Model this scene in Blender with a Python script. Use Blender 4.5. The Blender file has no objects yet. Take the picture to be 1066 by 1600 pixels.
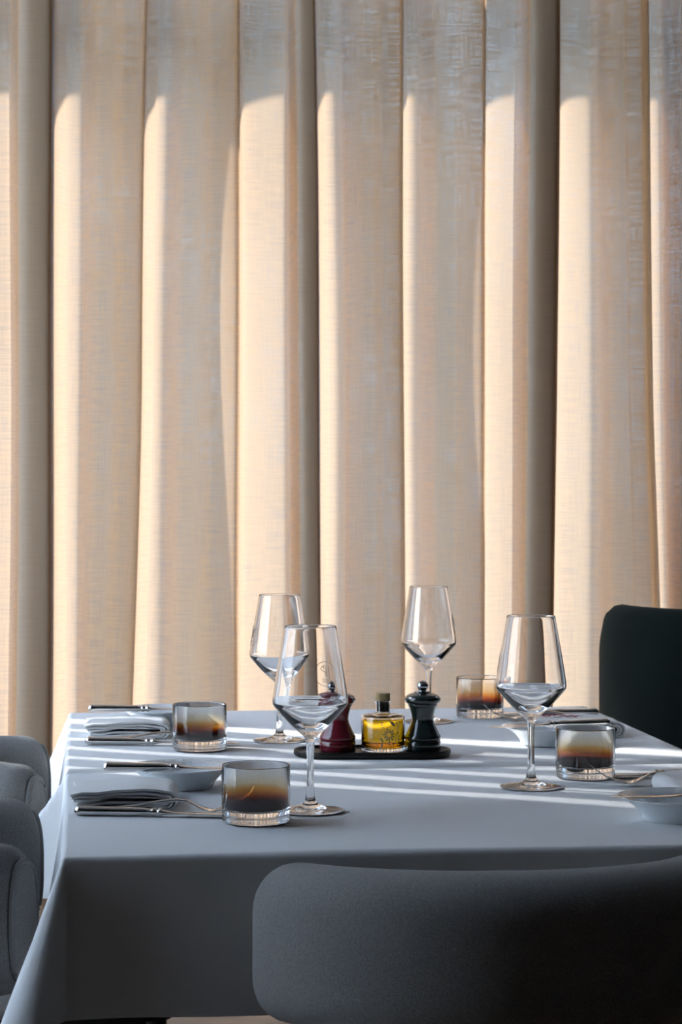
import bpy, bmesh, math, random
from mathutils import Vector, Matrix
random.seed(7)
PI = math.pi
C = bpy.context.scene.collection
S = bpy.context.scene

# ------------------------------------------------------------------ camera
PSI = math.radians(6.84)                       # camera turned right of the tables' long axis
cam_d = bpy.data.cameras.new('camera')
cam = bpy.data.objects.new('camera', cam_d); C.objects.link(cam)
cam.location = (0, 0, 1.15)
cam.rotation_euler = (PI/2, 0, -PSI)
cam_d.sensor_fit = 'VERTICAL'; cam_d.sensor_height = 36; cam_d.sensor_width = 24
cam_d.lens = 3400/1600*36
cam_d.shift_y = -45/1600
cam_d.clip_start = 0.05
cam_d.dof.use_dof = True; cam_d.dof.focus_distance = 2.75; cam_d.dof.aperture_fstop = 15
S.camera = cam

# ------------------------------------------------------------------ world, sun, exposure
SUN_H = Vector((0.853, -0.522, 0)); TAN_E = 0.75
W = bpy.data.worlds.new('sky'); S.world = W; W.use_nodes = True
nt = W.node_tree; nt.nodes.clear()
wo = nt.nodes.new('ShaderNodeOutputWorld'); bg = nt.nodes.new('ShaderNodeBackground')
tc = nt.nodes.new('ShaderNodeTexCoord'); sx = nt.nodes.new('ShaderNodeSeparateXYZ')
cr = nt.nodes.new('ShaderNodeValToRGB')
cr.color_ramp.elements[0].position = 0.0; cr.color_ramp.elements[0].color = (0.95, 0.98, 1.0, 1)
cr.color_ramp.elements[1].position = 0.7; cr.color_ramp.elements[1].color = (0.44, 0.60, 0.88, 1)
nt.links.new(tc.outputs['Generated'], sx.inputs[0]); nt.links.new(sx.outputs['Z'], cr.inputs[0])
nt.links.new(cr.outputs[0], bg.inputs['Color']); nt.links.new(bg.outputs[0], wo.inputs[0])
bg.inputs['Strength'].default_value = 6.2
sun_d = bpy.data.lights.new('sun', 'SUN'); sun_d.energy = 5.1; sun_d.angle = math.radians(0.9)
sun_d.color = (1.0, 0.965, 0.94)
sun = bpy.data.objects.new('sun', sun_d); C.objects.link(sun)
sun.rotation_euler = Vector((SUN_H.x, SUN_H.y, -TAN_E)).to_track_quat('-Z', 'Y').to_euler()
sun.location = (-6, 8, 8)

S.view_settings.view_transform = 'Standard'; S.view_settings.look = 'None'
S.view_settings.gamma = 1; S.view_settings.use_curve_mapping = False
S.view_settings.exposure = 1.32
cy = S.cycles
cy.max_bounces = 14; cy.transmission_bounces = 14; cy.transparent_max_bounces = 24
cy.diffuse_bounces = 5; cy.glossy_bounces = 6
cy.use_denoising = True; cy.sample_clamp_indirect = 6.0
cy.caustics_reflective = False; cy.caustics_refractive = False

# ------------------------------------------------------------------ materials
def mat(name, base=(0.5, 0.5, 0.5), rough=0.6, metal=0.0, spec=0.5, sheen=0.0, bump=None, var=None, coat=0.0):
    m = bpy.data.materials.new(name); m.use_nodes = True
    n, l = m.node_tree.nodes, m.node_tree.links
    p = n['Principled BSDF']
    p.inputs['Base Color'].default_value = (*base, 1)
    p.inputs['Roughness'].default_value = rough
    p.inputs['Metallic'].default_value = metal
    p.inputs['Specular IOR Level'].default_value = spec
    p.inputs['Sheen Weight'].default_value = sheen
    p.inputs['Coat Weight'].default_value = coat
    p.inputs['Coat Roughness'].default_value = 0.05
    t = n.new('ShaderNodeTexCoord')
    if var:                                        # var = (scale xyz, amount)
        mp = n.new('ShaderNodeMapping'); mp.inputs['Scale'].default_value = var[0]
        nz = n.new('ShaderNodeTexNoise'); nz.inputs['Scale'].default_value = 1; nz.inputs['Detail'].default_value = 4
        mx = n.new('ShaderNodeMix'); mx.data_type = 'RGBA'
        k = var[1]
        mx.inputs[6].default_value = (*[c*(1-k) for c in base], 1)
        mx.inputs[7].default_value = (*[min(1, c*(1+k)) for c in base], 1)
        l.new(t.outputs['Object'], mp.inputs[0]); l.new(mp.outputs[0], nz.inputs['Vector'])
        l.new(nz.outputs['Fac'], mx.inputs[0]); l.new(mx.outputs[2], p.inputs['Base Color'])
    if bump:                                       # bump = list of (scale xyz, strength)
        prev = None
        for sc, st in bump:
            mp = n.new('ShaderNodeMapping'); mp.inputs['Scale'].default_value = sc
            nz = n.new('ShaderNodeTexNoise'); nz.inputs['Scale'].default_value = 1; nz.inputs['Detail'].default_value = 3
            b = n.new('ShaderNodeBump'); b.inputs['Strength'].default_value = st; b.inputs['Distance'].default_value = 0.002
            l.new(t.outputs['Object'], mp.inputs[0]); l.new(mp.outputs[0], nz.inputs['Vector'])
            l.new(nz.outputs['Fac'], b.inputs['Height'])
            if prev: l.new(prev.outputs[0], b.inputs['Normal'])
            prev = b
        l.new(prev.outputs[0], p.inputs['Normal'])
    return m

def glass_mat(name, col=(1, 1, 1), ior=1.5, rough=0.0):
    m = bpy.data.materials.new(name); m.use_nodes = True
    n, l = m.node_tree.nodes, m.node_tree.links; n.clear()
    o = n.new('ShaderNodeOutputMaterial'); g = n.new('ShaderNodeBsdfGlass')
    g.inputs['Color'].default_value = (*col, 1); g.inputs['IOR'].default_value = ior; g.inputs['Roughness'].default_value = rough
    l.new(g.outputs[0], o.inputs[0])
    return m

def pane_mat(name, col):
    m = bpy.data.materials.new(name); m.use_nodes = True
    n, l = m.node_tree.nodes, m.node_tree.links; n.clear()
    o = n.new('ShaderNodeOutputMaterial'); t = n.new('ShaderNodeBsdfTransparent'); g = n.new('ShaderNodeBsdfGlossy')
    mx = n.new('ShaderNodeMixShader'); mx.inputs[0].default_value = 0.05
    t.inputs['Color'].default_value = (*col, 1); g.inputs['Roughness'].default_value = 0.02
    l.new(t.outputs[0], mx.inputs[1]); l.new(g.outputs[0], mx.inputs[2]); l.new(mx.outputs[0], o.inputs[0])
    return m

M = {}
M['linen'] = mat('table_linen', (0.80, 0.80, 0.80), 0.9, spec=0.08, sheen=0.0,
                 bump=[((9, 14, 9), 0.25), ((420, 420, 420), 0.12)], var=((5, 5, 5), 0.03))
M['napkin'] = mat('napkin_linen', (0.76, 0.76, 0.75), 0.85, spec=0.2, bump=[((60, 40, 60), 0.3), ((700, 700, 700), 0.15)])
M['napkin_hem'] = mat('napkin_hem', (0.42, 0.45, 0.47), 0.85, spec=0.2)
M['boucle'] = mat('grey_weave', (0.31, 0.30, 0.285), 0.95, spec=0.15, sheen=0.35,
                  bump=[((620, 620, 620), 1.0), ((1300, 1300, 1300), 0.8)], var=((560, 560, 560), 0.6))
M['welt'] = mat('grey_piping', (0.24, 0.235, 0.23), 0.95, spec=0.15, sheen=0.2)
M['black_metal'] = mat('black_metal', (0.012, 0.012, 0.013), 0.45)
M['velvet'] = mat('dark_velvet', (0.006, 0.010, 0.009), 0.9, spec=0.03, sheen=0.04, bump=[((300, 300, 300), 0.3)], var=((6, 6, 6), 0.4))
M['glass'] = glass_mat('clear_glass')
M['steel'] = mat('polished_steel', (0.62, 0.60, 0.58), 0.09, metal=1.0)
M['porcelain'] = mat('white_porcelain', (0.72, 0.76, 0.78), 0.22, coat=0.3)
M['porcelain_rough'] = mat('embossed_porcelain', (0.60, 0.63, 0.65), 0.15, coat=0.5, bump=[((170, 170, 170), 1.0), ((60, 60, 60), 0.8)])
M['red'] = mat('burgundy_lacquer', (0.12, 0.004, 0.014), 0.22, coat=0.6)
M['green'] = mat('black_green_lacquer', (0.004, 0.011, 0.011), 0.2, coat=0.6)
M['knob'] = mat('gunmetal_knob', (0.35, 0.36, 0.38), 0.16, metal=1.0)
M['tray'] = mat('black_tray', (0.006, 0.006, 0.006), 0.4, spec=0.3)
M['oil'] = glass_mat('golden_oil', (1.0, 0.74, 0.10), 1.47)
M['cork'] = mat('cork', (0.30, 0.22, 0.11), 0.9, bump=[((500, 500, 500), 0.6)], var=((350, 350, 350), 0.35))
M['frost'] = mat('etched_frost', (0.24, 0.22, 0.19), 0.8)
M['thread'] = mat('red_thread', (0.30, 0.03, 0.05), 0.8)
M['plaster'] = mat('grey_plaster', (0.32, 0.31, 0.30), 0.9, var=((3, 3, 3), 0.05))
M['dark_wall'] = mat('dark_panelling', (0.02, 0.019, 0.018), 0.7)
M['ceiling'] = mat('ceiling_paint', (0.35, 0.35, 0.35), 0.95)
M['floor'] = mat('oak_floor', (0.13, 0.095, 0.07), 0.5, var=((2, 30, 2), 0.3))
M['paving'] = mat('pale_paving', (0.45, 0.42, 0.38), 0.9, var=((3, 3, 3), 0.1))
M['frame'] = mat('bronze_frame', (0.05, 0.045, 0.04), 0.5)
m = bpy.data.materials.new('fabric_slat'); m.use_nodes = True; M['slat'] = m
n, l = m.node_tree.nodes, m.node_tree.links; n.clear()
o = n.new('ShaderNodeOutputMaterial'); a_ = n.new('ShaderNodeBsdfDiffuse'); b_ = n.new('ShaderNodeBsdfTranslucent'); c_ = n.new('ShaderNodeMixShader')
a_.inputs['Color'].default_value = (0.8, 0.82, 0.84, 1); b_.inputs['Color'].default_value = (0.82, 0.86, 0.90, 1); c_.inputs[0].default_value = 0.55
l.new(a_.outputs[0], c_.inputs[1]); l.new(b_.outputs[0], c_.inputs[2]); l.new(c_.outputs[0], o.inputs[0])
M['pane'] = pane_mat('window_glass', (0.94, 0.96, 0.97))
M['pane_tint'] = pane_mat('tinted_glass', (0.80, 0.84, 0.86))

# smoky ombre lining of the tumblers: clear rim, amber middle, near black base (a tint in the glass itself)
m = bpy.data.materials.new('amber_ombre'); m.use_nodes = True; M['ombre'] = m
n, l = m.node_tree.nodes, m.node_tree.links; n.clear()
o = n.new('ShaderNodeOutputMaterial'); t = n.new('ShaderNodeBsdfTransparent'); tcn = n.new('ShaderNodeTexCoord')
sp = n.new('ShaderNodeSeparateXYZ'); mr = n.new('ShaderNodeMapRange'); rp = n.new('ShaderNodeValToRGB')
mr.inputs['From Min'].default_value = 0.0135; mr.inputs['From Max'].default_value = 0.066
el = rp.color_ramp.elements
el[0].position = 0.0; el[0].color = (0.015, 0.004, 0.002, 1)
el[1].position = 1.0; el[1].color = (0.98, 0.98, 0.98, 1)
for p_, c_ in ((0.12, (0.05, 0.012, 0.003, 1)), (0.21, (0.34, 0.085, 0.010, 1)), (0.34, (0.76, 0.38, 0.07, 1)), (0.43, (0.91, 0.76, 0.50, 1)), (0.62, (0.95, 0.91, 0.82, 1)), (0.82, (0.98, 0.97, 0.96, 1))):
    e = el.new(p_); e.color = c_
l.new(tcn.outputs['Object'], sp.inputs[0]); l.new(sp.outputs['Z'], mr.inputs['Value'])
l.new(mr.outputs[0], rp.inputs[0]); l.new(rp.outputs[0], t.inputs['Color']); l.new(t.outputs[0], o.inputs[0])

# sheer linen curtain: woven slubs, part see-through, part translucent
def linen_mat(name, hole, hole_var, t_lo, t_hi, diff, w_t):
    m = bpy.data.materials.new(name); m.use_nodes = True
    n, l = m.node_tree.nodes, m.node_tree.links; n.clear()
    o = n.new('ShaderNodeOutputMaterial'); uv = n.new('ShaderNodeUVMap')
    def slub(scale, detail=2):
        mp = n.new('ShaderNodeMapping'); mp.inputs['Scale'].default_value = scale
        nz = n.new('ShaderNodeTexNoise'); nz.inputs['Scale'].default_value = 1; nz.inputs['Detail'].default_value = detail
        l.new(uv.outputs[0], mp.inputs[0]); l.new(mp.outputs[0], nz.inputs['Vector'])
        return nz.outputs['Fac']
    def math_(op, a, b):
        q = n.new('ShaderNodeMath'); q.operation = op
        for i, v in enumerate((a, b)):
            if hasattr(v, 'node'): l.new(v, q.inputs[i])
            else: q.inputs[i].default_value = v
        return q.outputs[0]
    hz = slub((16, 420, 1)); vt = slub((420, 12, 1)); cloudy = slub((9, 1.2, 1), 4)
    weave = math_('ADD', math_('MULTIPLY', hz, 0.60), math_('MULTIPLY', vt, 0.40))
    w_ = math_('SUBTRACT', weave, 0.5)
    holes = n.new('ShaderNodeClamp'); holes.inputs['Min'].default_value = 0.02; holes.inputs['Max'].default_value = 0.6
    l.new(math_('ADD', math_('MULTIPLY', w_, 1.1*hole_var), math_('ADD', math_('MULTIPLY', math_('SUBTRACT', cloudy, 0.5), 0.30*hole_var), hole)), holes.inputs['Value'])
    dif = n.new('ShaderNodeBsdfDiffuse'); trl = n.new('ShaderNodeBsdfTranslucent'); tra = n.new('ShaderNodeBsdfTransparent')
    dif.inputs['Color'].default_value = (*diff, 1); tra.inputs['Color'].default_value = (1, 0.92, 0.84, 1)
    mxc = n.new('ShaderNodeMix'); mxc.data_type = 'RGBA'
    mxc.inputs[6].default_value = (*t_lo, 1); mxc.inputs[7].default_value = (*t_hi, 1)
    l.new(weave, mxc.inputs[0]); l.new(mxc.outputs[2], trl.inputs['Color'])
    m1 = n.new('ShaderNodeMixShader'); m1.inputs[0].default_value = w_t
    m2 = n.new('ShaderNodeMixShader')
    l.new(dif.outputs[0], m1.inputs[1]); l.new(trl.outputs[0], m1.inputs[2])
    l.new(holes.outputs[0], m2.inputs[0]); l.new(m1.outputs[0], m2.inputs[1]); l.new(tra.outputs[0], m2.inputs[2])
    l.new(m2.outputs[0], o.inputs[0])
    return m
M['sheer'] = linen_mat('sheer_linen', 0.11, 1.15, (0.49, 0.312, 0.172), (0.605, 0.46, 0.325), (0.38, 0.20, 0.07), 0.53)
M['shaded_seam'] = linen_mat('shaded_doubled_linen', 0.07, 0.5, (0.40, 0.25, 0.13), (0.46, 0.31, 0.18), (0.34, 0.27, 0.20), 0.45)

# ------------------------------------------------------------------ helpers
def link_mesh(name, verts, faces, material, parent=None, smooth=True, sharp=None, uvs=None):
    me = bpy.data.meshes.new(name); me.from_pydata([tuple(v) for v in verts], [], faces); me.update()
    bm = bmesh.new(); bm.from_mesh(me); bmesh.ops.recalc_face_normals(bm, faces=bm.faces); bm.to_mesh(me); bm.free()
    if uvs:
        lay = me.uv_layers.new(name='UVMap')
        for lp in me.loops: lay.data[lp.index].uv = uvs[lp.vertex_index]
    for p in me.polygons: p.use_smooth = smooth
    if smooth and sharp: me.set_sharp_from_angle(angle=math.radians(sharp))
    me.materials.append(material)
    o = bpy.data.objects.new(name, me); C.objects.link(o)
    if parent: o.parent = parent
    return o

class MB:
    def __init__(s): s.v = []; s.f = []
    def add(s, verts, faces):
        b = len(s.v); s.v += [Vector(v) for v in verts]; s.f += [tuple(i+b for i in f) for f in faces]
    def box(s, a, b):
        x0, y0, z0 = a; x1, y1, z1 = b
        s.add([(x0,y0,z0),(x1,y0,z0),(x1,y1,z0),(x0,y1,z0),(x0,y0,z1),(x1,y0,z1),(x1,y1,z1),(x0,y1,z1)],
              [(0,3,2,1),(4,5,6,7),(0,1,5,4),(1,2,6,5),(2,3,7,6),(3,0,4,7)])
    def loops(s, rings, close=True, cap0=True, cap1=True):
        nn = len(rings[0]); vs = [p for r in rings for p in r]; fs = []
        for i in range(len(rings)-1):
            for j in range(nn if close else nn-1):
                k = (j+1) % nn
                fs.append((i*nn+j, i*nn+k, (i+1)*nn+k, (i+1)*nn+j))
        if cap0: fs.append(tuple(range(nn-1, -1, -1)))
        if cap1: fs.append(tuple((len(rings)-1)*nn+j for j in range(nn)))
        s.add(vs, fs)
    def tube(s, pts, r, n=8, closed=False):
        pts = [Vector(p) for p in pts]; N = len(pts); rings = []
        for i, p in enumerate(pts):
            a = pts[(i-1) % N] if (closed or i > 0) else p
            b = pts[(i+1) % N] if (closed or i < N-1) else p
            t = (b-a).normalized()
            up = Vector((0, 0, 1)) if abs(t.z) < 0.9 else Vector((1, 0, 0))
            x = t.cross(up).normalized(); y = x.cross(t)
            rr = r[i] if isinstance(r, (list, tuple)) else r
            rings.append([p + (x*math.cos(2*PI*k/n) + y*math.sin(2*PI*k/n))*rr for k in range(n)])
        if closed: rings.append(rings[0])
        s.loops(rings, cap0=not closed, cap1=not closed)
    def lathe(s, prof, n=48, cx=0, cy=0):
        vs = []; fs = []; idx = []
        for r, z in prof:
            if r < 1e-6: idx.append([len(vs)]); vs.append((cx, cy, z))
            else:
                b = len(vs); idx.append(list(range(b, b+n)))
                vs += [(cx+r*math.cos(2*PI*k/n), cy+r*math.sin(2*PI*k/n), z) for k in range(n)]
        for a, b in zip(idx, idx[1:]):
            for k in range(n):
                q = (k+1) % n
                if len(a) == 1 and len(b) == 1: continue
                if len(a) == 1: fs.append((a[0], b[q], b[k]))
                elif len(b) == 1: fs.append((a[k], a[q], b[0]))
                else: fs.append((a[k], a[q], b[q], b[k]))
        s.add(vs, fs)
    def build(s, name, material, parent=None, smooth=True, sharp=40):
        return link_mesh(name, s.v, s.f, material, parent, smooth, sharp)

def tag(o, label=None, cat=None, group=None, kind=None):
    if label: o['label'] = label
    if cat: o['category'] = cat
    if group: o['group'] = group
    if kind: o['kind'] = kind
    return o
def empty(name, loc=(0, 0, 0), rz=0):
    o = bpy.data.objects.new(name, None); C.objects.link(o)
    o.location = loc; o.rotation_euler = (0, 0, rz); o.empty_display_size = 0.05
    return o
def children(o): return [c for c in bpy.data.objects if c.parent == o]
def copy_tree(o, parent=None):
    c = o.copy(); C.objects.link(c)
    if parent: c.parent = parent
    for ch in children(o): copy_tree(ch, c)
    return c
def spline(pts, n=6, closed=False):
    out = []; N = len(pts); pts = [tuple(p) for p in pts]
    for i in range(N if closed else N-1):
        if closed: p = [pts[(i+k-1) % N] for k in range(4)]
        else: p = [pts[max(0, i-1)], pts[i], pts[i+1], pts[min(N-1, i+2)]]
        for k in range(n):
            t = k/n
            out.append(tuple(0.5*((2*b)+(-a+c)*t+(2*a-5*b+4*c-d)*t*t+(-a+3*b-3*c+d)*t**3) for a, b, c, d in zip(*p)))
    if not closed: out.append(pts[-1])
    return out
def struct(name, mb, material, parent=None):
    o = mb.build(name, material, parent, smooth=False)
    if not parent: o['kind'] = 'structure'
    return o
def box_struct(name, a, b, material, parent=None):
    mb = MB(); mb.box(a, b); return struct(name, mb, material, parent)

# ------------------------------------------------------------------ the room
X0, X1, Y0, Y1, ZC = -1.5, 3.6, -1.6, 5.10, 3.30
box_struct('floor', (X0-0.12, Y0-0.1, -0.1), (X1+0.1, Y1+0.12, 0.0), M['floor'])
box_struct('ceiling', (X0-0.12, Y0-0.1, ZC), (X1+0.1, Y1+0.12, ZC+0.1), M['ceiling'])
box_struct('wall_right', (X1, Y0, 0), (X1+0.1, Y1, ZC), M['dark_wall'])
box_struct('wall_front', (X0, Y0-0.1, 0), (X1, Y0, ZC), M['dark_wall'])
# window wall behind the curtain: sill, lintel between the tall window and the clerestory, header
SILL, LIN0, LIN1, HEAD = 0.06, 2.45, 2.62, 3.2
mb = MB()
mb.box((X0-0.12, Y1, 0), (X1+0.1, Y1+0.1, SILL)); mb.box((X0-0.12, Y1, LIN0), (X1+0.1, Y1+0.1, LIN1)); mb.box((X0-0.12, Y1, HEAD), (X1+0.1, Y1+0.1, ZC))
mb.box((X0-0.12, Y1, SILL), (X0, Y1+0.1, LIN0)); mb.box((X1-0.05, Y1, SILL), (X1+0.1, Y1+0.1, LIN0))
mb.box((X0-0.12, Y1, LIN1), (X0, Y1+0.1, HEAD)); mb.box((X1-0.05, Y1, LIN1), (X1+0.1, Y1+0.1, HEAD))
struct('wall_back', mb, M['plaster'])
def window(name, a, b, axis, pane, mullions, fr=0.035):
    # a, b: opposite corners in the wall plane; axis 'x' = window runs along x at fixed y
    mb = MB()
    (u0, z0), (u1, z1) = a[:2], b[:2]; w = a[2]
    def bx(u0, z0, u1, z1, t):
        if axis == 'x': mb.box((u0, w-t, z0), (u1, w+t, z1))
        else: mb.box((w-t, u0, z0), (w+t, u1, z1))
    t = 0.025
    bx(u0, z0, u1, z0+fr, t); bx(u0, z1-fr, u1, z1, t); bx(u0, z0+fr, u0+fr, z1-fr, t); bx(u1-fr, z0+fr, u1, z1-fr, t)
    for q in mullions: bx(q-fr/2, z0+fr, q+fr/2, z1-fr, t)
    f = struct(name, mb, M['frame'])
    us = [u0+fr] + [q for q in mullions] + [u1-fr]
    for i in range(len(us)-1):
        mb = MB()
        p0 = us[i] + (fr/2 if i else 0); p1 = us[i+1] - (fr/2 if i < len(us)-2 else 0)
        bx(p0, z0+fr, p1, z1-fr, 0.003)
        # single sheet so that light crosses one interface
        o = link_mesh('pane', *( ([(p0, w, z0+fr), (p1, w, z0+fr), (p1, w, z1-fr), (p0, w, z1-fr)] if axis == 'x' else
                                 [(w, p0, z0+fr), (w, p1, z0+fr), (w, p1, z1-fr), (w, p0, z1-fr)]), [(0, 1, 2, 3)]), pane, f, smooth=False)
    return f
window('window_1', (X0, SILL, Y1+0.05), (X1-0.05, LIN0), 'x', M['pane'], [-0.95, 1.9])
window('window_2', (X0, LIN1, Y1+0.05), (X1-0.05, HEAD), 'x', M['pane'], [-0.95, 1.9])
# left wall with its long window
LW0, LW1, LZ0, LZ1 = 2.1, 4.66, 0.10, 3.10
mb = MB()
mb.box((X0-0.10, Y0, 0), (X0, LW0, ZC)); mb.box((X0-0.10, LW1, 0), (X0, Y1, ZC))
mb.box((X0-0.10, LW0, 0), (X0, LW1, LZ0)); mb.box((X0-0.10, LW0, LZ1), (X0, LW1, ZC))
struct('wall_left', mb, M['plaster'])
window('window_3', (LW0, LZ0, X0-0.05), (LW1, LZ1), 'y', M['pane_tint'], [], fr=0.01)
# vertical blind in that window: slats stand square to the sun, thin gaps between them
blind = empty('vertical_blind', (X0+0.06, LW1, LZ1))
tag(blind, 'pale vertical slat blind hanging in the side window beside the tables', 'blind')
mb = MB(); mb.box((-0.02, -2.55, -0.04), (0.02, 0.0, 0.0)); mb.build('head_rail', M['frame'], blind, smooth=False)
sm = None; y = -0.204; k = 0
while y > -2.46:
    if sm is None:
        mb = MB(); dx, dy = 0.522*0.0444, 0.853*0.0444; px_, py_ = 0.853*0.0002, -0.522*0.0002
        q = [(-dx-px_, -dy-py_), (dx-px_, dy-py_), (dx+px_, dy+py_), (-dx+px_, -dy+py_)]
        mb.loops([[(a, b, -2.98) for a, b in q], [(a, b, -0.04) for a, b in q]])
        sm = mb.build('slat', M['slat'], blind, smooth=False); sl = sm
    else:
        sl = sm.copy(); C.objects.link(sl); sl.parent = blind
    sl.location = (0, y, 0)
    k += 1; y -= 0.115 if k < 6 else 0.088
# outside
box_struct('terrace_ground', (-20, -6, -0.25), (18, 22, -0.12), M['paving'])

M['sky_block'] = mat('sky_blocker_mottle', (0.085, 0.105, 0.12), 1.0, spec=0.0, var=((1.1, 1.1, 1.1), 0.9))  # added slope behind the curtain, shaped to block the lower sky's light
vs = []; fs = []; nx, ny = 70, 16
for j in range(ny):
    for i in range(nx):
        x = -18 + 34*i/(nx-1); t = j/(ny-1); y = 7.4 + 8.4*t
        h = 6.0*min(1, t/0.3)**0.8 + 6.6*max(0, (t-0.3)/0.7)
        vs.append((x, y + 0.3*math.sin(x*2.3), -0.15 + h + 0.2*math.sin(x*3.1+t*9)*min(1, t*5)))
for j in range(ny-1):
    for i in range(nx-1): fs.append((j*nx+i, j*nx+i+1, (j+1)*nx+i+1, (j+1)*nx+i))
link_mesh('sky_blocker', vs, fs, M['sky_block'])['kind'] = 'structure'

# ------------------------------------------------------------------ curtains
# (x of the fold's leading edge, bright run, sway of the edge at the top, at the bottom, depth)
F = [(-0.98,.075,0,0,.062),(-0.80,.07,0,0,.066),(-0.61,.075,0,0,.062),(-0.42,.07,0,0,.066),(-0.245,.095,0,0,.066),
     (-0.064,.076,.004,-.004,.070),(0.132,.070,.013,-.030,.066),(0.347,.122,0,.002,.074),(0.529,.068,-.010,.004,.072),
     (0.716,.058,.000,.000,.062),(0.904,.090,.002,-.001,.066),(1.068,.116,.004,-.014,.076),(1.285,.056,-.010,.030,.060),
     (1.368,.07,0,0,.066),(1.56,.075,0,0,.062),(1.75,.07,0,0,.066),(1.94,.07,0,0,.066),(2.13,.07,0,0,.066),(2.32,.07,0,0,.066),(2.5,.07,0,0,.066)]
CY = 4.90
TRIPLE = {4: 0.072, 7: 0.046, 10: 0.064}
def curtain(name, i0, i1, ybase, lead=True, tail=0.0):
    cp = []
    for i in range(i0, i1):
        x, b, st, sb, A = F[i]; P = F[i+1][0]-x; A *= 1.42
        be = b/P
        sw = (st, sb); nw = (F[i+1][2], F[i+1][3])
        be = max(0.12, be - (0.07 if i in TRIPLE else 0.09))
        if i in TRIPLE:                                # deep S fold: three layers of cloth in front of the next edge
            tw = TRIPLE[i]/P; r0 = 1-tw
            pts = [(0.012, .86, 0), (.024, .62, 0), (.055, .36, 0), (.12, .15, 0), (be*.62, .03, .1), (be, .0, .25), (be+.04, .05, .4),
                   (be+.04+(r0-be-.04)*.35, .25, .7), (be+.04+(r0-be-.04)*.7, .60, .9), (r0+.0, .93, 1), (r0+tw*.3, 1.06, 1), (r0+tw*.8, 1.08, 1), (.985, 1.02, 1), (.985, .95, 1),
                   (r0+tw*.8, .90, 1), (r0+tw*.4, .86, 1), (r0+tw*.25, .80, 1), (r0+tw*.4, .74, 1), (r0+tw*.75, .72, 1), (.96, .76, 1), (.99, .84, 1)]
        else:
            pts = [(0.012, .86, 0), (.024, .62, 0), (.055, .36, 0), (.12, .15, 0), (be*.62, .03, .1), (be, .0, .25), (be+.06, .09, .4),
                   (be+.06+(.90-be)*.12, .34, .5), (be+.06+(.90-be)*.24, .58, .6), (be+.06+(.90-be)*.40, .68, .75), (be+.06+(.90-be)*.55, .74, .85), (be+.06+(.90-be)*.68, .86, .93), (be+.06+(.90-be)*.82, .90, .97), (.955, .96, 1), (.985, 1.01, 1), (1.012, 1.0, 1), (1.014, .95, 1), (.990, .91, 1), (.988, .87, 1), (1.006, .84, 1)]
        rr = random.Random(i*7+3)
        pts = [(u + (rr.uniform(-.02, .02) if 0.2 < u < .9 and i not in TRIPLE else 0), v + (rr.uniform(-.05, .05) if .04 < v < .9 and 0.3 < u < .95 else 0), wn) for u, v, wn in pts]
        for u, v, wn in pts:
            cp.append((i if (i in TRIPLE and u > 1-TRIPLE[i]/P-.01) else -1, x+u*P, ybase-v*A, sw[0]*(1-wn)+nw[0]*wn, sw[1]*(1-wn)+nw[1]*wn))
    flag = [c[0] for c in cp]; shaded_seam = [flag[min(k//5, len(flag)-1)] >= 0 for k in range(5*(len(cp)-1)+1)]
    cp = spline([c[1:] for c in cp], 5)
    zs = [0.025 + (3.16-0.025)*k/26 for k in range(27)]
    verts = []; uvs = []; L = 0; acc = []
    for j, p in enumerate(cp):
        if j: L += math.hypot(p[0]-cp[j-1][0], p[1]-cp[j-1][1])
        acc.append(L)
    for z in zs:
        tz = (z-1.3)/0.9
        for j, p in enumerate(cp):
            sway = p[2]*max(0, tz) + p[3]*max(0, -tz)
            wob = 0.004*math.sin(z*2.1+p[0]*9) + 0.003*math.sin(z*4.3+p[0]*23)
            verts.append((p[0]+sway+wob*0.6, p[1]+wob, z)); uvs.append((acc[j], z))
    N = len(cp); faces = []
    for a in range(len(zs)-1):
        for j in range(N-1): faces.append((a*N+j, a*N+j+1, (a+1)*N+j+1, (a+1)*N+j))
    o = link_mesh(name, verts, faces, M['sheer'], uvs=uvs)
    o.data.materials.append(M['shaded_seam'])                 # doubled hems; their darker colour also holds the deep folds' shade
    for p in o.data.polygons:
        j = min(p.vertices) % N
        if shaded_seam[j]: p.material_index = 1
    return o
c1 = curtain('curtain', 0, 8, CY)
tag(c1, 'sheer beige linen curtain panel on the left, in tall pleats', 'curtain', 'linen curtains')
c2 = curtain('curtain', 8, 19, CY+0.012)
tag(c2, 'sheer beige linen curtain panel on the right, behind the dark chair', 'curtain', 'linen curtains')
rail = MB(); rail.tube([(-1.4, CY-0.03, 3.176), (3.4, CY-0.03, 3.176)], 0.012, 10)
tag(rail.build('curtain_rail', M['frame']), 'slim dark rail carrying both curtains near the ceiling', 'rail')

# ------------------------------------------------------------------ tables and cloths
TX0, TX1 = -0.021, 0.898
def table(y0, y1, label):
    t = empty('dining_table', ((TX0+TX1)/2, (y0+y1)/2, 0)); tag(t, label, 'table', 'dining tables under white cloths')
    w, d = (TX1-TX0)/2-0.008, (y1-y0)/2-0.008
    mb = MB(); mb.box((-w, -d, 0.715), (w, d, 0.746)); mb.build('tabletop', M['floor'], t, smooth=False)
    mb = MB(); mb.lathe([(0, 0.03), (0.045, 0.03), (0.04, 0.06), (0.04, 0.69), (0.12, 0.715), (0, 0.715)], 24); mb.build('pedestal', M['black_metal'], t)
    mb = MB(); mb.lathe([(0, 0), (0.23, 0), (0.235, 0.012), (0.05, 0.03), (0, 0.03)], 32); mb.build('foot_plate', M['black_metal'], t)
    return t
NY0, NY1, FY0, FY1 = 2.345, 3.028, 3.056, 3.800
table(NY0, NY1, 'square pedestal table under the white cloth closest to the grey front chair')
ft = table(FY0, FY1, 'square pedestal table under the white cloth closest to the curtain')

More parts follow.
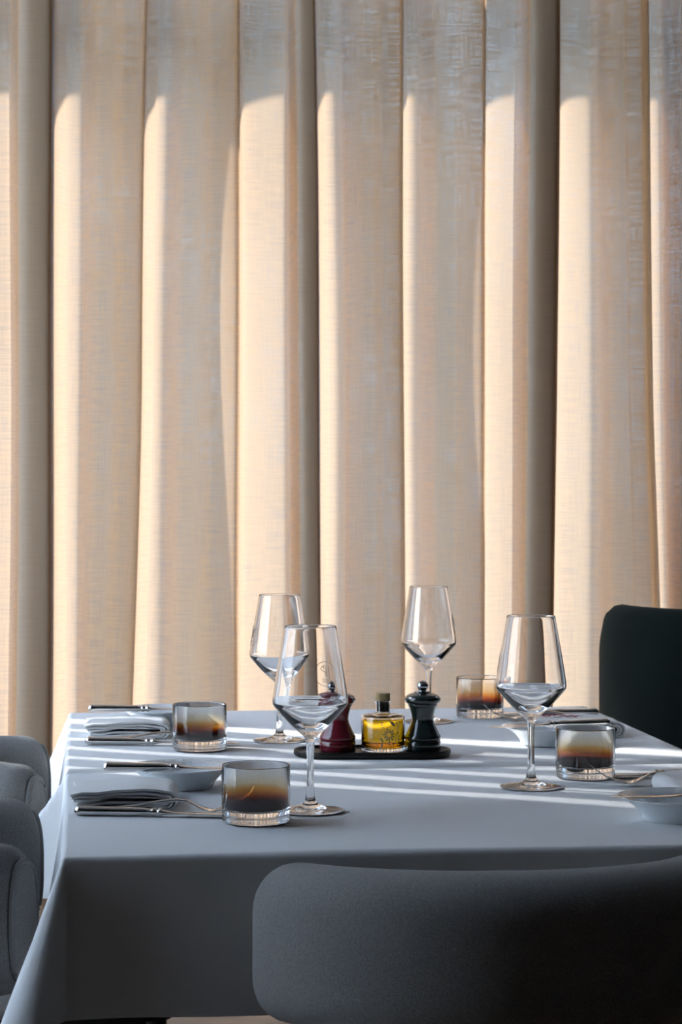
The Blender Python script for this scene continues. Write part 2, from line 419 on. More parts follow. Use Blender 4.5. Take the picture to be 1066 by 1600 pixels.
def cloth(name, y0, y1, drop, corners, flares, zt, seed):
    # corners: (sx, sy) -> (direction, amount) of the loose corner fold; flares: outward lean of left,right,front,back skirts
    rnd = random.Random(seed); ph = [rnd.uniform(0, 6) for _ in range(8)]
    r = 0.0065
    def prof(e, fl):
        if e <= 0: return 0, 0
        q = r*PI/2
        if e < q: return r*math.sin(e/r), -r+r*math.cos(e/r)
        return r + (e-q)*fl, -r-(e-q)*math.sqrt(1-fl*fl)
    def axis(a, b, nI):
        edge = [0.0, 0.0025, 0.005, 0.0075, 0.0102, 0.0135, 0.02, 0.03, 0.045, 0.065, 0.09, 0.115, 0.14, 0.16, drop]
        return [a+r-e for e in reversed(edge)] + [a+r+0.0008] + [a+r+(b-a-2*r)*k/nI for k in range(1, nI)] + [b-r-0.0008] + [b-r+e for e in edge]
    us, vs = axis(TX0, TX1, 44), axis(y0, y1, 36)
    verts = []
    for v in vs:
        for u in us:
            a = max(TX0+r-u, u-TX1+r, 0); sx_ = -1 if u < (TX0+TX1)/2 else 1
            b = max(y0+r-v, v-y1+r, 0); sy_ = -1 if v < (y0+y1)/2 else 1
            cx = min(max(u, TX0+r), TX1-r); cyy = min(max(v, y0+r), y1-r)
            fx = flares[0] if sx_ < 0 else flares[1]; fy = flares[2] if sy_ < 0 else flares[3]
            z = zt
            if a == 0 and b == 0:
                z += 0.0007*math.sin(u*11+ph[0])*math.sin(v*9+ph[1]) + 0.0005*math.sin(v*31+u*5+ph[2])
                x, y = u, v
            elif b == 0 or a == 0:
                e = a+b
                o_, dz = prof(e, fx if a else fy)
                s_ = v if a else u
                rip = (0.006*math.sin(s_*13+ph[3]) + 0.003*math.sin(s_*29+ph[4])) * min(1, max(0, e-0.03)/0.12)
                if (a and abs(fx) < 0.005) or (b and abs(fy) < 0.005): rip *= 0.1
                x, y, z = cx + (sx_*(o_+rip) if a else 0), cyy + (sy_*(o_+rip) if b else 0), zt+dz
            else:
                rho = math.hypot(a, b); phi = math.atan2(b, a)
                d_, amt = corners[(sx_, sy_)]
                w = math.sin(2*phi)**1.3
                oa, dza = prof(rho, fx*math.cos(phi)**2 + fy*math.sin(phi)**2)
                ln = max(0, rho-0.01)
                lobe = amt*w*ln
                lat = 0.75*amt*math.cos(2*phi)*w*ln
                x = cx + sx_*oa*math.cos(phi) + d_[0]*lobe + sx_*abs(d_[1])*lat
                y = cyy + sy_*oa*math.sin(phi) + d_[1]*lobe - sy_*abs(d_[0])*lat*(1 if abs(d_[1]) > .1 else 0)
                z = zt + dza*(1-0.12*w) 
            verts.append((x, y, z))
    N = len(us); faces = [(j*N+i, j*N+i+1, (j+1)*N+i+1, (j+1)*N+i) for j in range(len(vs)-1) for i in range(N-1)]
    return link_mesh(name, verts, faces, M['linen'])
k_ = 0.7071
cl = cloth('tablecloth', NY0, NY1, 0.178, {(-1,-1): ((-k_,-k_),0.34), (1,-1): ((k_,-k_),0.34), (-1,1): ((-1,0),0.62), (1,1): ((1,0),0.5)}, (0.10, 0.10, 0.03, 0.0), 0.7500, 3)
tag(cl, 'white tablecloth with a hanging hem, on the table beside the grey front chair', 'tablecloth', 'white tablecloths')
cl = cloth('tablecloth', FY0, FY1, 0.178, {(-1,-1): ((-1,0),0.30), (1,-1): ((1,0),0.3), (-1,1): ((-k_,k_),0.35), (1,1): ((k_,k_),0.35)}, (0.14, 0.10, 0.0, 0.03), 0.7525, 5)
tag(cl, 'white tablecloth on the table beside the curtain, under the condiment tray', 'tablecloth', 'white tablecloths')
TZ = 0.7512
def lift(y): return 0.0025 if y > 3.05 else 0.0        # the far table stands a touch higher

# ------------------------------------------------------------------ chairs
def rrect(hw, hh, r, n=6):
    pts = []
    for cx, cy, a0 in ((hw-r, hh-r, 0), (-hw+r, hh-r, 90), (-hw+r, -hh+r, 180), (hw-r, -hh+r, 270)):
        for k in range(n+1):
            a = math.radians(a0+90*k/n); pts.append((cx+r*math.cos(a), cy+r*math.sin(a)))
    return pts
def make_chair(label):
    # local: sitter faces +y; origin on the floor under the middle of the back pad
    t = empty('upholstered_chair'); tag(t, label, 'chair', 'grey pad-backed chairs')
    R, TH, ht, th = 0.238, math.radians(64), 0.166, 0.098
    ztop = 0.762
    sec = rrect(th/2, ht/2, 0.045, 7)
    ang = [(-TH + 2*TH*k/28) for k in range(29)]
    rings = []
    def frame(a):
        c_ = Vector((R*math.sin(a), R*(1-math.cos(a)), 0)); rad = Vector((math.sin(a), -math.cos(a), 0)); tan = Vector((math.cos(a), math.sin(a), 0))
        zc = ztop - ht/2 - 0.010*(abs(a)/TH)**2
        return c_, rad, tan, zc
    def ring(a, off, sc):
        c_, rad, tan, zc = frame(a); q = []
        for p in sec:
            q.append(c_ + tan*off + rad*(p[0]*sc if sc > .99 else math.copysign(max(0, abs(p[0])-(1-sc)*0.05), p[0])) + Vector((0, 0, zc + (p[1] if sc > .99 else math.copysign(max(0, abs(p[1])-(1-sc)*0.05), p[1])))))
        return q
    ends = [(math.sin(math.radians(q))*0.028, 1-(1-math.cos(math.radians(q)))*0.42) for q in (15, 30, 45, 60, 75, 90)]
    for off, sc in reversed(ends): rings.append(ring(-TH, -off, sc))
    for a in ang: rings.append(ring(a, 0, 1))
    for off, sc in ends: rings.append(ring(TH, off, sc))
    mb = MB(); mb.loops(rings); back = mb.build('backrest', M['boucle'], t, sharp=70)
    for sgn in (-1, 1):                                   # oval end panels with piping
        c_, rad, tan, zc = frame(sgn*TH); tan = tan*sgn
        base = c_ + tan*0.029 + Vector((0, 0, zc))
        oval = [(0.031*math.copysign(abs(math.cos(q))**0.8, math.cos(q)), 0.066*math.copysign(abs(math.sin(q))**0.8, math.sin(q))) for q in [2*PI*k/40 for k in range(40)]]
        mb = MB(); mb.loops([[base + rad*(a*s_) + Vector((0, 0, b*s_)) + tan*(h) for a, b in oval] for s_, h in ((1, -0.003), (0.97, 0.002), (0.8, 0.004), (0.4, 0.005), (0.1, 0.0055))])
        pn = mb.build('end_panel', M['boucle'], back, sharp=70)
        mb = MB(); mb.tube([base + rad*(a*1.0) + Vector((0, 0, b*1.0)) + tan*0.0005 for a, b in oval], 0.0032, 6, closed=True)
        mb.build('piping', M['welt'], back)
    # seat cushion
    prof = []
    def sq(s_, z): return [(0.21*s_*math.copysign(abs(math.cos(q))**0.62, math.cos(q)), 0.205+0.2*s_*math.copysign(abs(math.sin(q))**0.62, math.sin(q)), z) for q in [2*PI*k/56 for k in range(56)]]
    mb = MB(); mb.loops([sq(.90, .385), sq(.97, .392), sq(1.0, .41), sq(1.0, .44), sq(.985, .455), sq(.93, .467), sq(.75, .473), sq(.3, .476)])
    mb.build('seat', M['boucle'], t, sharp=70)
    mb = MB(); mb.loops([sq(.80, .365), sq(.82, .385)]); mb.build('seat_frame', M['black_metal'], t)
    for sgn in (-1, 1):
        mb = MB(); mb.tube([(sgn*0.10, 0.07, 0.38), (sgn*0.10, 0.0, 0.42), (sgn*0.10, 0.022, 0.52), (sgn*0.10, 0.026, 0.64)], 0.013, 8); mb.build('back_post', M['black_metal'], t)
    for sx_, sy_ in ((-1, 0.07), (1, 0.07), (-1, 0.33), (1, 0.33)):
        mb = MB(); mb.tube([(sx_*0.14, sy_, 0.37), (sx_*0.185, sy_ + (-.03 if sy_ < .2 else .03), 0.0)], [0.017, 0.011], 10); mb.build('leg', M['black_metal'], t)
    return t
ch = make_chair('grey upholstered chair seen from behind at the front edge of the near table')
ch.location = (0.440, 2.135, 0)
ch2 = copy_tree(ch); ch2.scale.x = 0.82; ch2.location = (-0.222, 2.600, 0); ch2.rotation_euler.z = -PI/2
tag(ch2, 'grey upholstered chair at the left of the near table, beside the closest place setting')
ch3 = copy_tree(ch); ch3.scale.x = 0.82; ch3.location = (-0.222, 3.285, 0); ch3.rotation_euler.z = -PI/2
tag(ch3, 'grey upholstered chair at the left of the far table, second from the front')

def make_tub():
    t = empty('tub_chair', (1.312, 4.085, 0), math.radians(-22)); tag(t, 'tall dark velvet tub chair beside the curtain, right of the tables', 'chair')
    # local: opens toward +y; U-shaped wall
    path = [(-0.285, 0.30), (-0.285, 0.15), (-0.28, 0.0), (-0.235, -0.15), (-0.13, -0.24), (0, -0.265), (0.13, -0.24), (0.235, -0.15), (0.28, 0), (0.285, 0.15), (0.285, 0.30)]
    pp = spline(path, 5); rings = []; th = 0.075
    N = len(pp)
    for i, p in enumerate(pp):
        a = Vector(pp[max(0, i-1)]); b = Vector(pp[min(N-1, i+1)]); tn = (b-a).normalized(); nr = Vector((tn.y, -tn.x))
        end = min(i, N-1-i); hgt = 0.918 - 0.36*max(0, (p[1]+.10)/.4)**1.4 - 0.030*math.exp(-end/1.2); k = 1 - 0.45*math.exp(-end/0.7)
        q = []
        for w, z in ((-.5, .16), (-.5, .5), (-.5, hgt-0.05), (-.42, hgt-0.018), (-.2, hgt-0.003), (0, hgt), (.2, hgt-0.003), (.42, hgt-0.018), (.5, hgt-0.05), (.5, .5), (.5, .16)):
            lean = 0.03*(0.92-z)
            ex = -(lean if i > N/2 else lean)
            yy = p[1] + (lean*0.35 if end < 12 else 0)
            q.append((p[0]+nr.x*w*th*k, yy+nr.y*w*th*k, z))
        rings.append(q)
    mb = MB(); mb.loops(rings); mb.build('tub_back', M['velvet'], t, sharp=70)
    def sq(s_, z): return [(0.24*s_*math.copysign(abs(math.cos(q))**0.5, math.cos(q)), 0.06+0.245*s_*math.copysign(abs(math.sin(q))**0.5, math.sin(q)), z) for q in [2*PI*k/48 for k in range(48)]]
    mb = MB(); mb.loops([sq(.94, .25), sq(1, .27), sq(1, .42), sq(.95, .45), sq(.6, .465), sq(.2, .468)]); mb.build('seat', M['velvet'], t, sharp=70)
    for sx_, sy_ in ((-1, -.12), (1, -.12), (-1, .24), (1, .24)):
        mb = MB(); mb.tube([(sx_*.2, sy_, .26), (sx_*.22, sy_*1.1, 0)], [.018, .012], 10); mb.build('leg', M['black_metal'], t)
    return t
make_tub()

# ------------------------------------------------------------------ wine glasses
OUT = spline([(0.0046,.030),(0.0042,.050),(0.0045,.070),(0.0056,.083),(0.0085,.0905),(0.0165,.0975),(0.030,.1110),(0.0415,.1240),(0.0453,.1290),(0.0463,.1335),(0.0457,.140),(0.0427,.160),(0.0368,.195),(0.0319,.2240)], 5)
FOOT = [(0, 0.0)] + [(0.036, 0.0), (0.0398, .0003), (0.0407, .001), (0.0402, .0018)] + spline([(0.036, .0024), (0.020, .0048), (0.0095, .009), (0.006, .016), (0.0046, .030)], 5)
INN = spline([(0.0309,.2240),(0.0358,.195),(0.0416,.160),(0.0446,.140),(0.0450,.1336),(0.0439,.1303),(0.0390,.1250),(0.0268,.1140),(0.0140,.1050),(0.006,.1022),(0.0,.1018)], 5)
def surf_r(z):                                        # outer radius of the bowl at height z
    for a, b in zip(OUT, OUT[1:]):
        if a[1] <= z <= b[1] and z > 0.1: return a[0] + (b[0]-a[0])*(z-a[1])/(b[1]-a[1])
    return 0.032
def text_outline(txt, size):
    cu = bpy.data.curves.new('lettering_source', 'FONT'); cu.body = txt; cu.size = size; cu.align_x = 'CENTER'; cu.resolution_u = 2
    o = bpy.data.objects.new('lettering_source', cu); C.objects.link(o)
    bpy.context.view_layer.update()
    dg = bpy.context.evaluated_depsgraph_get(); me = bpy.data.meshes.new_from_object(o.evaluated_get(dg))
    vs = [(v.co.x, v.co.y) for v in me.vertices]; fs = [tuple(p.vertices) for p in me.polygons]
    bpy.data.objects.remove(o); bpy.data.curves.remove(cu); bpy.data.meshes.remove(me)
    return vs, fs
def make_glass():
    t = empty('wine_glass')
    mb = MB(); mb.lathe(FOOT, 64); mb.build('foot', M['glass'], t, sharp=None)
    i = next(k for k, p in enumerate(OUT) if p[1] > 0.083)
    mb = MB(); mb.lathe(OUT[:i+1], 64); mb.build('stem', M['glass'], t, sharp=None)
    mb = MB(); mb.lathe(OUT[i:] + [(0.0318, .2247), (0.0314, .2250), (0.0310, .2247)] + INN, 64); mb.build('bowl', M['glass'], t, sharp=None)
    # etched round emblem: ring, monogram, two small lines of lettering, wrapped on the outside of the bowl (at local +y)
    zc = 0.163
    def wrap(x, y, lift=0.00025):
        z = zc + y; r = surf_r(z) + lift; a = PI/2 - x/surf_r(zc)
        return (r*math.cos(a), r*math.sin(a), z)
    mb = MB()
    mb.tube([wrap(0.0155*math.cos(q), 0.0155*math.sin(q)) for q in [2*PI*k/48 for k in range(48)]], 0.00032, 5, closed=True)
    strokes = [[(-.0012,.0098),(-.0030,.0098),(-.0055,.0090),(-.0065,.0070),(-.0060,.0048),(-.0040,.0036),(-.0018,.0030),(-.0012,.0015),(-.0012,-.0020),(-.0008,-.0030),(.0004,-.0034)],
               [(-.0030,.0098),(-.0028,.0078),(-.0024,.0060)],
               [(.0002,.0098),(.0004,.0040),(.0006,.0000),(.0012,-.0024),(.0026,-.0036),(.0042,-.0036),(.0054,-.0024)],
               [(.0040,.0098),(.0041,.0040),(.0046,-.0010),(.0054,-.0024)]]
    for s_ in strokes: mb.tube([wrap(x, y) for x, y in spline(s_, 3)], 0.00034, 5)
    for txt, y in (('STAND', -.0078), ('STREET', -.0110)):
        vs, fs = text_outline(txt, 0.0034)
        mb.add([wrap(x*1.15, y_+y, 0.0003) for x, y_ in vs], fs)
    mb.build('etched_emblem', M['frost'], t, sharp=None)
    return t
g0 = make_glass()
spots = [((0.2786, 2.6367), -34, 'clear stemmed wine glass in front of the burgundy mill'),
         ((0.5881, 2.8071), 62, 'clear stemmed wine glass beside the right-hand tumbler with the fork'),
         ((0.3050, 3.3372), 100, 'clear stemmed wine glass standing behind the one before the burgundy mill'),
         ((0.5755, 3.5739), -100, 'clear stemmed wine glass behind the dark green mill, closest to the curtain')]
for i, (p, a, lab) in enumerate(spots):
    g = g0 if i == 0 else copy_tree(g0)
    g.location = (*p, TZ+lift(p[1])); g.rotation_euler.z = math.radians(a)
    tag(g, lab, 'wine glass', 'stemmed wine glasses on the tables')

# ------------------------------------------------------------------ tumblers
def make_tumbler():
    t = empty('tumbler')
    out = [(0, 0), (0.0370, 0), (0.0388, .0006), (0.0396, .0020), (0.0398, .0042), (0.0391, .0052), (0.0398, .0062), (0.0400, .0088), (0.0394, .0098), (0.0401, .0108), (0.0404, .016), (0.0405, .040), (0.0405, .0655), (0.0402, .0667), (0.0397, .0671), (0.0392, .0667), (0.0390, .0655), (0.0389, .024)]
    inn = [(0.0387, .019), (0.0380, .0164), (0.0366, .0150), (0.034, .0144), (0.0, .0140)]
    mb = MB(); mb.lathe(out + inn, 72); mb.build('glass_wall', M['glass'], t, sharp=50)
    mb = MB(); mb.lathe([(0.0385, .0640), (0.0385, .045), (0.0385, .024), (0.0383, .0192), (0.0376, .0169), (0.0363, .0155), (0.034, .0149), (0.0, .0145)], 72); mb.build('tinted_lining', M['ombre'], t, sharp=None)
    return t
t0 = make_tumbler()
for i, (p, lab) in enumerate([((0.2059, 2.5597), 'amber-tinted tumbler in front of the near left folded napkin, closest to the front chair'),
                              ((0.6819, 2.8959), 'amber-tinted tumbler on the right, beside the fork'),
                              ((0.1771, 3.2478), 'amber-tinted tumbler on the left of the far table'),
                              ((0.6743, 3.6413), 'amber-tinted tumbler closest to the curtain, partly behind a wine glass')]):
    g = t0 if i == 0 else copy_tree(t0)
    g.location = (*p, TZ+lift(p[1])); g.rotation_euler.z = i*0.7
    tag(g, lab, 'tumbler', 'short amber tumblers')

# ------------------------------------------------------------------ condiment tray, mills, oil bottle
TRX, TRY, TR_A = 0.4225, 3.140, math.radians(-6.0)
tr = empty('condiment_tray', (TRX, TRY, TZ+lift(TRY)), TR_A); tag(tr, 'black oval tray carrying two mills and an oil bottle', 'tray')
def stadium(hw, r, z, n=14):
    return [(hw-r+r*math.cos(math.radians(-90+180*k/n)), r*math.sin(math.radians(-90+180*k/n)), z) for k in range(n+1)] + \
           [(-hw+r+r*math.cos(math.radians(90+180*k/n)), r*math.sin(math.radians(90+180*k/n)), z) for k in range(n+1)]
mb = MB(); mb.loops([stadium(.111, .047, 0), stadium(.1135, .0495, .0012), stadium(.1145, .0505, .004), stadium(.1145, .0505, .0085), stadium(.1138, .0498, .0098), stadium(.1125, .0485, .0098), stadium(.1115, .0475, .0085), stadium(.110, .046, .0058)])
mb.build('tray_dish', M['tray'], tr, sharp=35)
def on_tray(x, y=0.0): 
    c_, s_ = math.cos(TR_A), math.sin(TR_A); return (TRX+x*c_-y*s_, TRY+x*s_+y*c_, TZ+lift(TRY)+0.0062)
def make_mill(name, material, loc, label):
    t = empty(name, loc); tag(t, label, 'mill', 'turned salt and pepper mills')
    body = [(0, 0), (.0255, 0), (.0265, .001)] + [(.0265, .0135), (.0258, .0150), (.0252, .0157), (.0258, .0164), (.0266, .018), (.0264, .0215), (.0250, .0240)] + \
        spline([(.0240, .0255), (.0205, .033), (.0172, .0405), (.0160, .0455), (.0166, .052), (.0184, .059), (.0196, .0630)], 4) + [(.0203, .0650), (.0214, .0662), (.0214, .0690), (0, .0690)]
    mb = MB(); mb.lathe(body, 56); mb.build('mill_body', material, t, sharp=45)
    head = [(0, .0694), (.0225, .0694), (.0240, .0700)] + spline([(.0252, .0715), (.0262, .0745), (.0256, .0780), (.0222, .0815), (.0165, .0838)], 4) + [(.0135, .0845), (.0122, .0852), (.0118, .0866), (.0060, .0872), (0, .0872)]
    mb = MB(); mb.lathe(head, 56); mb.build('mill_head', material, t, sharp=45)
    kn = [(0, .0873), (.0058, .0873), (.0050, .0885)] + [(.0084*math.cos(math.radians(a)), .0948+.0076*math.sin(math.radians(a))) for a in range(-50, 90, 10)] + [(0, .1024)]
    mb = MB(); mb.lathe(kn, 32); mb.build('knob', M['knob'], t, sharp=60)
    return t
make_mill('salt_mill', M['red'], on_tray(-.0505, .003), 'glossy burgundy turned mill with metal knob on the black tray')
make_mill('pepper_mill', M['green'], on_tray(.0735, .003), 'glossy black-green turned mill with metal knob on the black tray')
bt = empty('oil_bottle', on_tray(.0155, .004)); tag(bt, 'squat glass bottle of golden oil with cork stopper on the black tray', 'bottle')
mb = MB(); mb.lathe([(0, .0022), (.012, .0006), (.024, 0), (.0300, .0004), (.0316, .002), (.0318, .006), (.0318, .0495), (.0314, .0512), (.0300, .0522), (.0130, .0540), (.0106, .0555), (.0102, .058), (.0102, .0690), (.0116, .0696), (.0121, .0712), (.0116, .0728), (.0104, .0732), (.0096, .0728),
                     (.0093, .058), (.0098, .0550), (.0125, .0524), (.0290, .0505), (.0300, .0488), (.0302, .045), (.0302, .0075), (.0294, .0058), (0, .0062)], 64); mb.build('bottle_glass', M['glass'], bt, sharp=50)
mb = MB(); mb.lathe([(0, .0064), (.0285, .0064), (.0299, .0078), (.0300, .012), (.0300, .0470), (.0294, .0472), (0, .0470)], 64); mb.build('oil', M['oil'], bt, sharp=50)
mb = MB(); mb.lathe([(0, .0575), (.0084, .0575), (.0091, .060), (.0091, .0728), (.0106, .0733), (.0106, .0838), (.0100, .0845), (0, .0845)], 32); mb.build('cork_stopper', M['cork'], bt, sharp=40)
# etched flower and scrolls wrapped on the front of the bottle
mb = MB()
def bw(x, z):                                          # x along the front surface measured from the middle, z up
    a = -PI/2 + x/0.0318 + TR_A*0; r = 0.03205
    return (r*math.cos(a), r*math.sin(a), z)
def petal(cx, cz, ang, l0, l1, w):
    ca, sa = math.cos(ang), math.sin(ang); pts = []
    for k in range(12):
        q = 2*PI*k/12; u = (l0+l1)/2 + (l1-l0)/2*math.cos(q); v = w*math.sin(q)*(0.7+0.3*math.cos(q))
        pts.append(bw(cx+u*ca-v*sa, cz+u*sa+v*ca))
    mb.add(pts, [tuple(range(12))])
for k in range(11): petal(.0050, .0265, 2*PI*k/11+0.2, .0022, .0100 if k % 2 else .0086, .0014)
petal(.0105, .0425, 2.4, -.006, .004, .0030); petal(.0062, .0460, -0.9, -.002, .004, .0014)
petal(-.0060, .0440, .2, -.002, .002, .0009); petal(-.0055, .0408, -.2, -.002, .002, .0009); petal(-.0045, .0372, .1, -.0022, .0022, .0009)
def scroll(pts, r=0.00045): mb.tube([bw(x, z) for x, z in spline(pts, 4)], r, 5)
scroll([(.012, .0470), (.0175, .0460), (.0205, .0410), (.0200, .034), (.0170, .028)])
scroll([(.014, .0445), (.0170, .0420), (.0180, .0380), (.0165, .0335)])
scroll([(.0215, .0470), (.0235, .043), (.0240, .038), (.0225, .033), (.0190, .0285)])
scroll([(.0225, .0285), (.0185, .0275), (.0155, .0235), (.0150, .0185), (.0160, .0140)])
scroll([(.0235, .0260), (.0215, .0240), (.0200, .0200), (.0205, .0165), (.0230, .0160), (.0240, .0185), (.0225, .0200)])
scroll([(.0110, .0115), (.0090, .0150), (.0055, .0160), (.0025, .0140), (.0010, .0090)])
scroll([(.0190, .0105), (.0165, .0135), (.0125, .0130), (.0110, .0085)])
scroll([(-.0085, .0215), (-.0055, .0195), (-.0050, .0150), (-.0065, .0100), (-.0085, .0070)], 0.0011)
scroll([(.0050, .0185), (.0056, .0140), (.0070, .0100)], 0.0007)
mb.build('etched_flower', M['frost'], bt, sharp=None)

# ------------------------------------------------------------------ cutlery
def strip(mb, sts, n=10):                              # sts: (x, z centre, half width, half thickness[, y])
    rings = []
    for st in sts:
        x, z, w, h = st[:4]; y0 = st[4] if len(st) > 4 else 0
        rings.append([(x, y0 + w*math.copysign(abs(math.cos(q))**.8, math.cos(q)), z + h*math.copysign(abs(math.sin(q))**.8, math.sin(q))) for q in [2*PI*k/n for k in range(n)]])
    mb.loops(rings)
def make_knife(name, Lh, Lb):
    t = empty(name)
    mb = MB(); k = Lh/0.106
    strip(mb, [(0, .0062, .0034, .0028), (.0015*k, .0062, .0058, .0050), (.006*k, .0063, .0078, .0061), (.012*k, .0061, .0076, .0058), (.05*k, .0058, .0069, .0055), (.085*k, .0055, .0060, .0050), (.092*k, .0054, .0046, .0036), (.094*k, .0054, .0062, .0051), (.097*k, .0054, .0064, .0053), (.0995*k, .0054, .0046, .0038), (.103*k, .0055, .0068, .0054), (.106*k, .0055, .0072, .0050)], 14)
    mb.build('handle', M['steel'], t, sharp=60)
    mb = MB(); x0 = Lh
    strip(mb, [(x0-.002, .0048, .0060, .0040), (x0+.004, .0048, .0048, .0026), (x0+.012, .0046, .0058, .0016), (x0+.025, .0042, .0088, .0009, .001), (x0+Lb*.5, .0038, .0096, .0008, .001), (x0+Lb*.8, .0036, .0086, .0007, .0005), (x0+Lb*.94, .0035, .0055, .0006, -.002), (x0+Lb, .0035, .0008, .0004, -.005)], 12)
    mb.build('blade', M['steel'], t, sharp=50)
    return t
def make_fork():
    t = empty('fork')
    mb = MB()
    strip(mb, [(0, .0040, .004, .0012), (.002, .0042, .0075, .0016), (.02, .0055, .0082, .0017), (.06, .0095, .0058, .0019), (.085, .0135, .0040, .0021), (.105, .0155, .0034, .0022), (.120, .0140, .0036, .0020)], 10)
    mb.build('handle', M['steel'], t, sharp=60)
    mb = MB()
    strip(mb, [(.118, .0143, .0035, .0020), (.126, .0110, .0050, .0015), (.136, .0062, .0095, .0011), (.146, .0035, .0120, .0010), (.154, .0038, .0122, .0010)], 10)
    hd = mb.build('head', M['steel'], t, sharp=60)
    for k in range(4):
        y = -.0096 + .0064*k
        mb = MB(); strip(mb, [(.152, .0038, .0020, .0010, y), (.165, .0062, .0018, .0010, y), (.180, .0125, .0016, .0010, y), (.192, .0205, .0013, .0008, y*.97), (.199, .0265, .0006, .0005, y*.95)], 8)
        mb.build('tine', M['steel'], hd, sharp=60)
    return t
def put(o, loc, rz, label, cat, group, ry=0):
    o.location = (loc[0], loc[1], loc[2]+lift(loc[1])); o.rotation_euler = (0, ry, math.radians(rz)); return tag(o, label, cat, group)
kn = make_knife('table_knife', .106, .130); G = 'table knives beside the napkins'
put(kn, (-0.006, 2.630, TZ), -11, 'steel table knife in front of the near left folded napkin', 'knife', G)
k2 = copy_tree(kn); put(k2, (0.0076, 3.322, TZ), -9, 'steel table knife in front of the far left folded napkin', 'knife', G)
k3 = copy_tree(kn); put(k3, (0.880, 2.868, TZ), 174, 'steel table knife behind the fork on the right, running past the tumbler', 'knife', G)
k4 = copy_tree(kn); put(k4, (0.880, 3.640, TZ), 176, 'steel table knife beyond the napkin with red stitching', 'knife', G)
fk = make_fork(); G = 'forks beside the napkins'
put(fk, (0.012, 2.655, TZ), -9.5, 'steel fork arching between the near left napkin and its tumbler', 'fork', G)
f2 = copy_tree(fk); put(f2, (0.026, 3.345, TZ), -7, 'steel fork arching beside the far left napkin', 'fork', G)
f3 = copy_tree(fk); put(f3, (0.868, 2.800, TZ), 176, 'steel fork beside the right-hand tumbler, tines in front of its base', 'fork', G)
f4 = copy_tree(fk); put(f4, (0.868, 3.572, TZ), 177, 'steel fork beside the tumbler closest to the curtain', 'fork', G)

# ------------------------------------------------------------------ bread plates with butter knives
def make_plate():
    t = empty('bread_plate')
    mb = MB(); mb.lathe([(0, .0015), (.036, .0015), (.038, 0), (.0415, 0), (.0425, .002), (.0450, .008), (.052, .016), (.062, .0228), (.0700, .0262), (.0712, .0270), (.0712, .0278), (.0700, .0281)], 72); mb.build('dish', M['porcelain'], t, sharp=60)
    mb = MB()
    mb.lathe([(.0700, .0281), (.062, .0256), (.052, .0200), (.044, .0135), (.038, .0105), (.02, .0098), (0, .0098)], 72); mb.build('embossed_well', M['porcelain_rough'], t, sharp=60)
    return t
pl = make_plate(); G = 'white bread plates'
put(pl, (0.1317, 2.862, TZ), 0, 'small white footed plate between the near left napkin and tray', 'plate', G)
p2 = copy_tree(pl); put(p2, (0.1357, 3.575, TZ), 40, 'small white footed plate behind the far left napkin', 'plate', G)
p3 = copy_tree(pl); put(p3, (0.7051, 2.5195, TZ), 80, 'small white footed plate at the right edge of the photo, on the near table', 'plate', G)
p4 = copy_tree(pl); put(p4, (0.7081, 3.2478, TZ), 120, 'small white footed plate behind the right-hand tumbler', 'plate', G)
bk = make_knife('butter_knife', .098, .095); G = 'butter knives on the bread plates'
RZ = TZ + .0275
put(bk, (0.030, 2.822, RZ), -7, 'steel butter knife across the plate behind the near left napkin', 'knife', G)
b2 = copy_tree(bk); put(b2, (0.013, 3.532, RZ), -5, 'steel butter knife across the plate behind the far left napkin', 'knife', G)
b3 = copy_tree(bk); put(b3, (0.812, 2.482, RZ), 176, 'steel butter knife across the plate at the right edge of the photo', 'knife', G)
b4 = copy_tree(bk); put(b4, (0.799, 3.232, RZ), 187, 'steel butter knife across the plate behind the right-hand tumbler', 'knife', G)

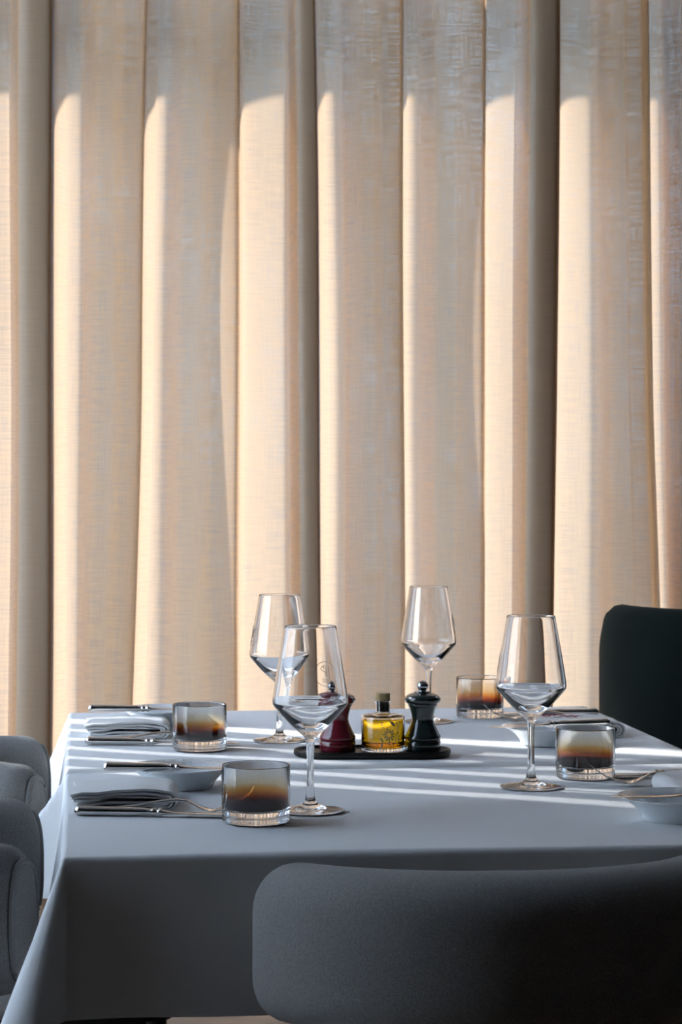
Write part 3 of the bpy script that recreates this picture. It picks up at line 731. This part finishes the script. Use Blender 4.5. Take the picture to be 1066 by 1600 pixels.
# ------------------------------------------------------------------ napkins: cloth folded in layers, fold at the +x end
def make_napkin(seed=0):
    t = empty('folded_napkin'); rnd = random.Random(seed)
    hw, dp = 0.064, 0.066
    # layered ribbon in x-z: nested U turns around the right-hand fold
    def sheet(xl, xr, z0, z1, th, taper, ph):
        rr = (z1-z0)/2; zc = (z0+z1)/2
        pts = [(xl, z1), (xl*.6+xr*.4, z1+.0006), (xr-rr-.012, z1), (xr-rr, z1)]
        path = [(p[0], p[1]) for p in pts] + [(xr-rr+rr*math.sin(math.radians(a)), zc+rr*math.cos(math.radians(a))) for a in range(20, 181, 20)] + [(xr-rr-.02, z0), (0, z0), (xl+.004, z0)]
        path = spline(path, 3); n = len(path); rows = []
        ys = [-dp + 2*dp*k/14 for k in range(15)]
        outer, inner = [], []
        for i, p in enumerate(path):
            a = path[max(0, i-1)]; b = path[min(n-1, i+1)]; dx, dz = b[0]-a[0], b[1]-a[1]; L = math.hypot(dx, dz) or 1
            outer.append((p[0]-dz/L*th/2, p[1]+dx/L*th/2)); inner.append((p[0]+dz/L*th/2, p[1]-dx/L*th/2))
        prof = outer + inner[::-1]
        rings = []
        for y in ys:
            q = []
            for x, z in prof:
                wob = (0.0011*math.sin(x*70+ph) + 0.0008*math.sin(x*150+y*60+ph))*min(1, z/0.006)
                sag = 1 - taper*max(0, (y+dp)/(2*dp))**1.5
                lft = 1 - 0.18*max(0, (-x-0.02)/0.045)**2
                q.append((x + 0.003*math.sin(y*40+ph), y + 0.002*math.sin(x*50+ph), max(0.0004, (z+wob)*sag*lft)))
            rings.append(q)
        return rings
    mb = MB(); mb.loops(sheet(-hw, hw, .0016, .0240, .0030, .12, 0.4)); mb.build('outer_layer', M['napkin'], t, sharp=60)
    mb = MB(); mb.loops(sheet(-hw+.002, hw-.0048, .0058, .0198, .0032, .12, 0.9)); mb.build('inner_layer', M['napkin'], t, sharp=60)
    mb = MB(); mb.loops(sheet(-hw+.004, hw-.0095, .0098, .0158, .0030, .12, 1.5)); mb.build('inner_layer', M['napkin'], t, sharp=60)
    return t
nk = make_napkin(1); G = 'folded linen napkins'
put(nk, (0.055, 2.722, TZ), 0, 'folded white napkin behind the near left table knife', 'napkin', G)
n2 = copy_tree(nk); put(n2, (0.074, 3.448, TZ), 0, 'folded white napkin at the left of the far table', 'napkin', G)
n3 = copy_tree(nk); put(n3, (0.800, 2.690, TZ), 180, 'folded white napkin at the right edge of the photo behind its plate', 'napkin', G)
n4 = make_napkin(1); put(n4, (0.782, 3.385, TZ), 0, 'folded white napkin with red stitched lettering at the right of the far table', 'napkin', G)
mb = MB()
def stitch(pts, r=.0007): mb.tube([(x, y, .0262) for x, y in spline(pts, 4)], r, 5)
stitch([(-.060, .010), (-.057, .017), (-.054, .024), (-.057, .028), (-.060, .022), (-.056, .014)], .0009)
stitch([(-.051, .012), (-.048, .024), (-.042, .029), (-.037, .022), (-.040, .010), (-.047, .006), (-.051, .012)], .0008)
stitch([(-.038, .025), (-.034, .029), (-.031, .026), (-.032, .016), (-.030, .024), (-.023, .030), (-.018, .022), (-.015, .008), (-.012, .006)], .0010)
stitch([(-.010, .006), (-.008, .014), (-.003, .016), (-.001, .008), (.003, .004), (.005, .010), (.008, .004), (.012, .006)], .0008)
stitch([(-.036, -.004), (-.030, -.006), (-.024, -.004)], .0005); stitch([(-.016, -.006), (-.008, -.004), (0, -.006)], .0005)
mb.build('red_lettering', M['thread'], n4, sharp=None)
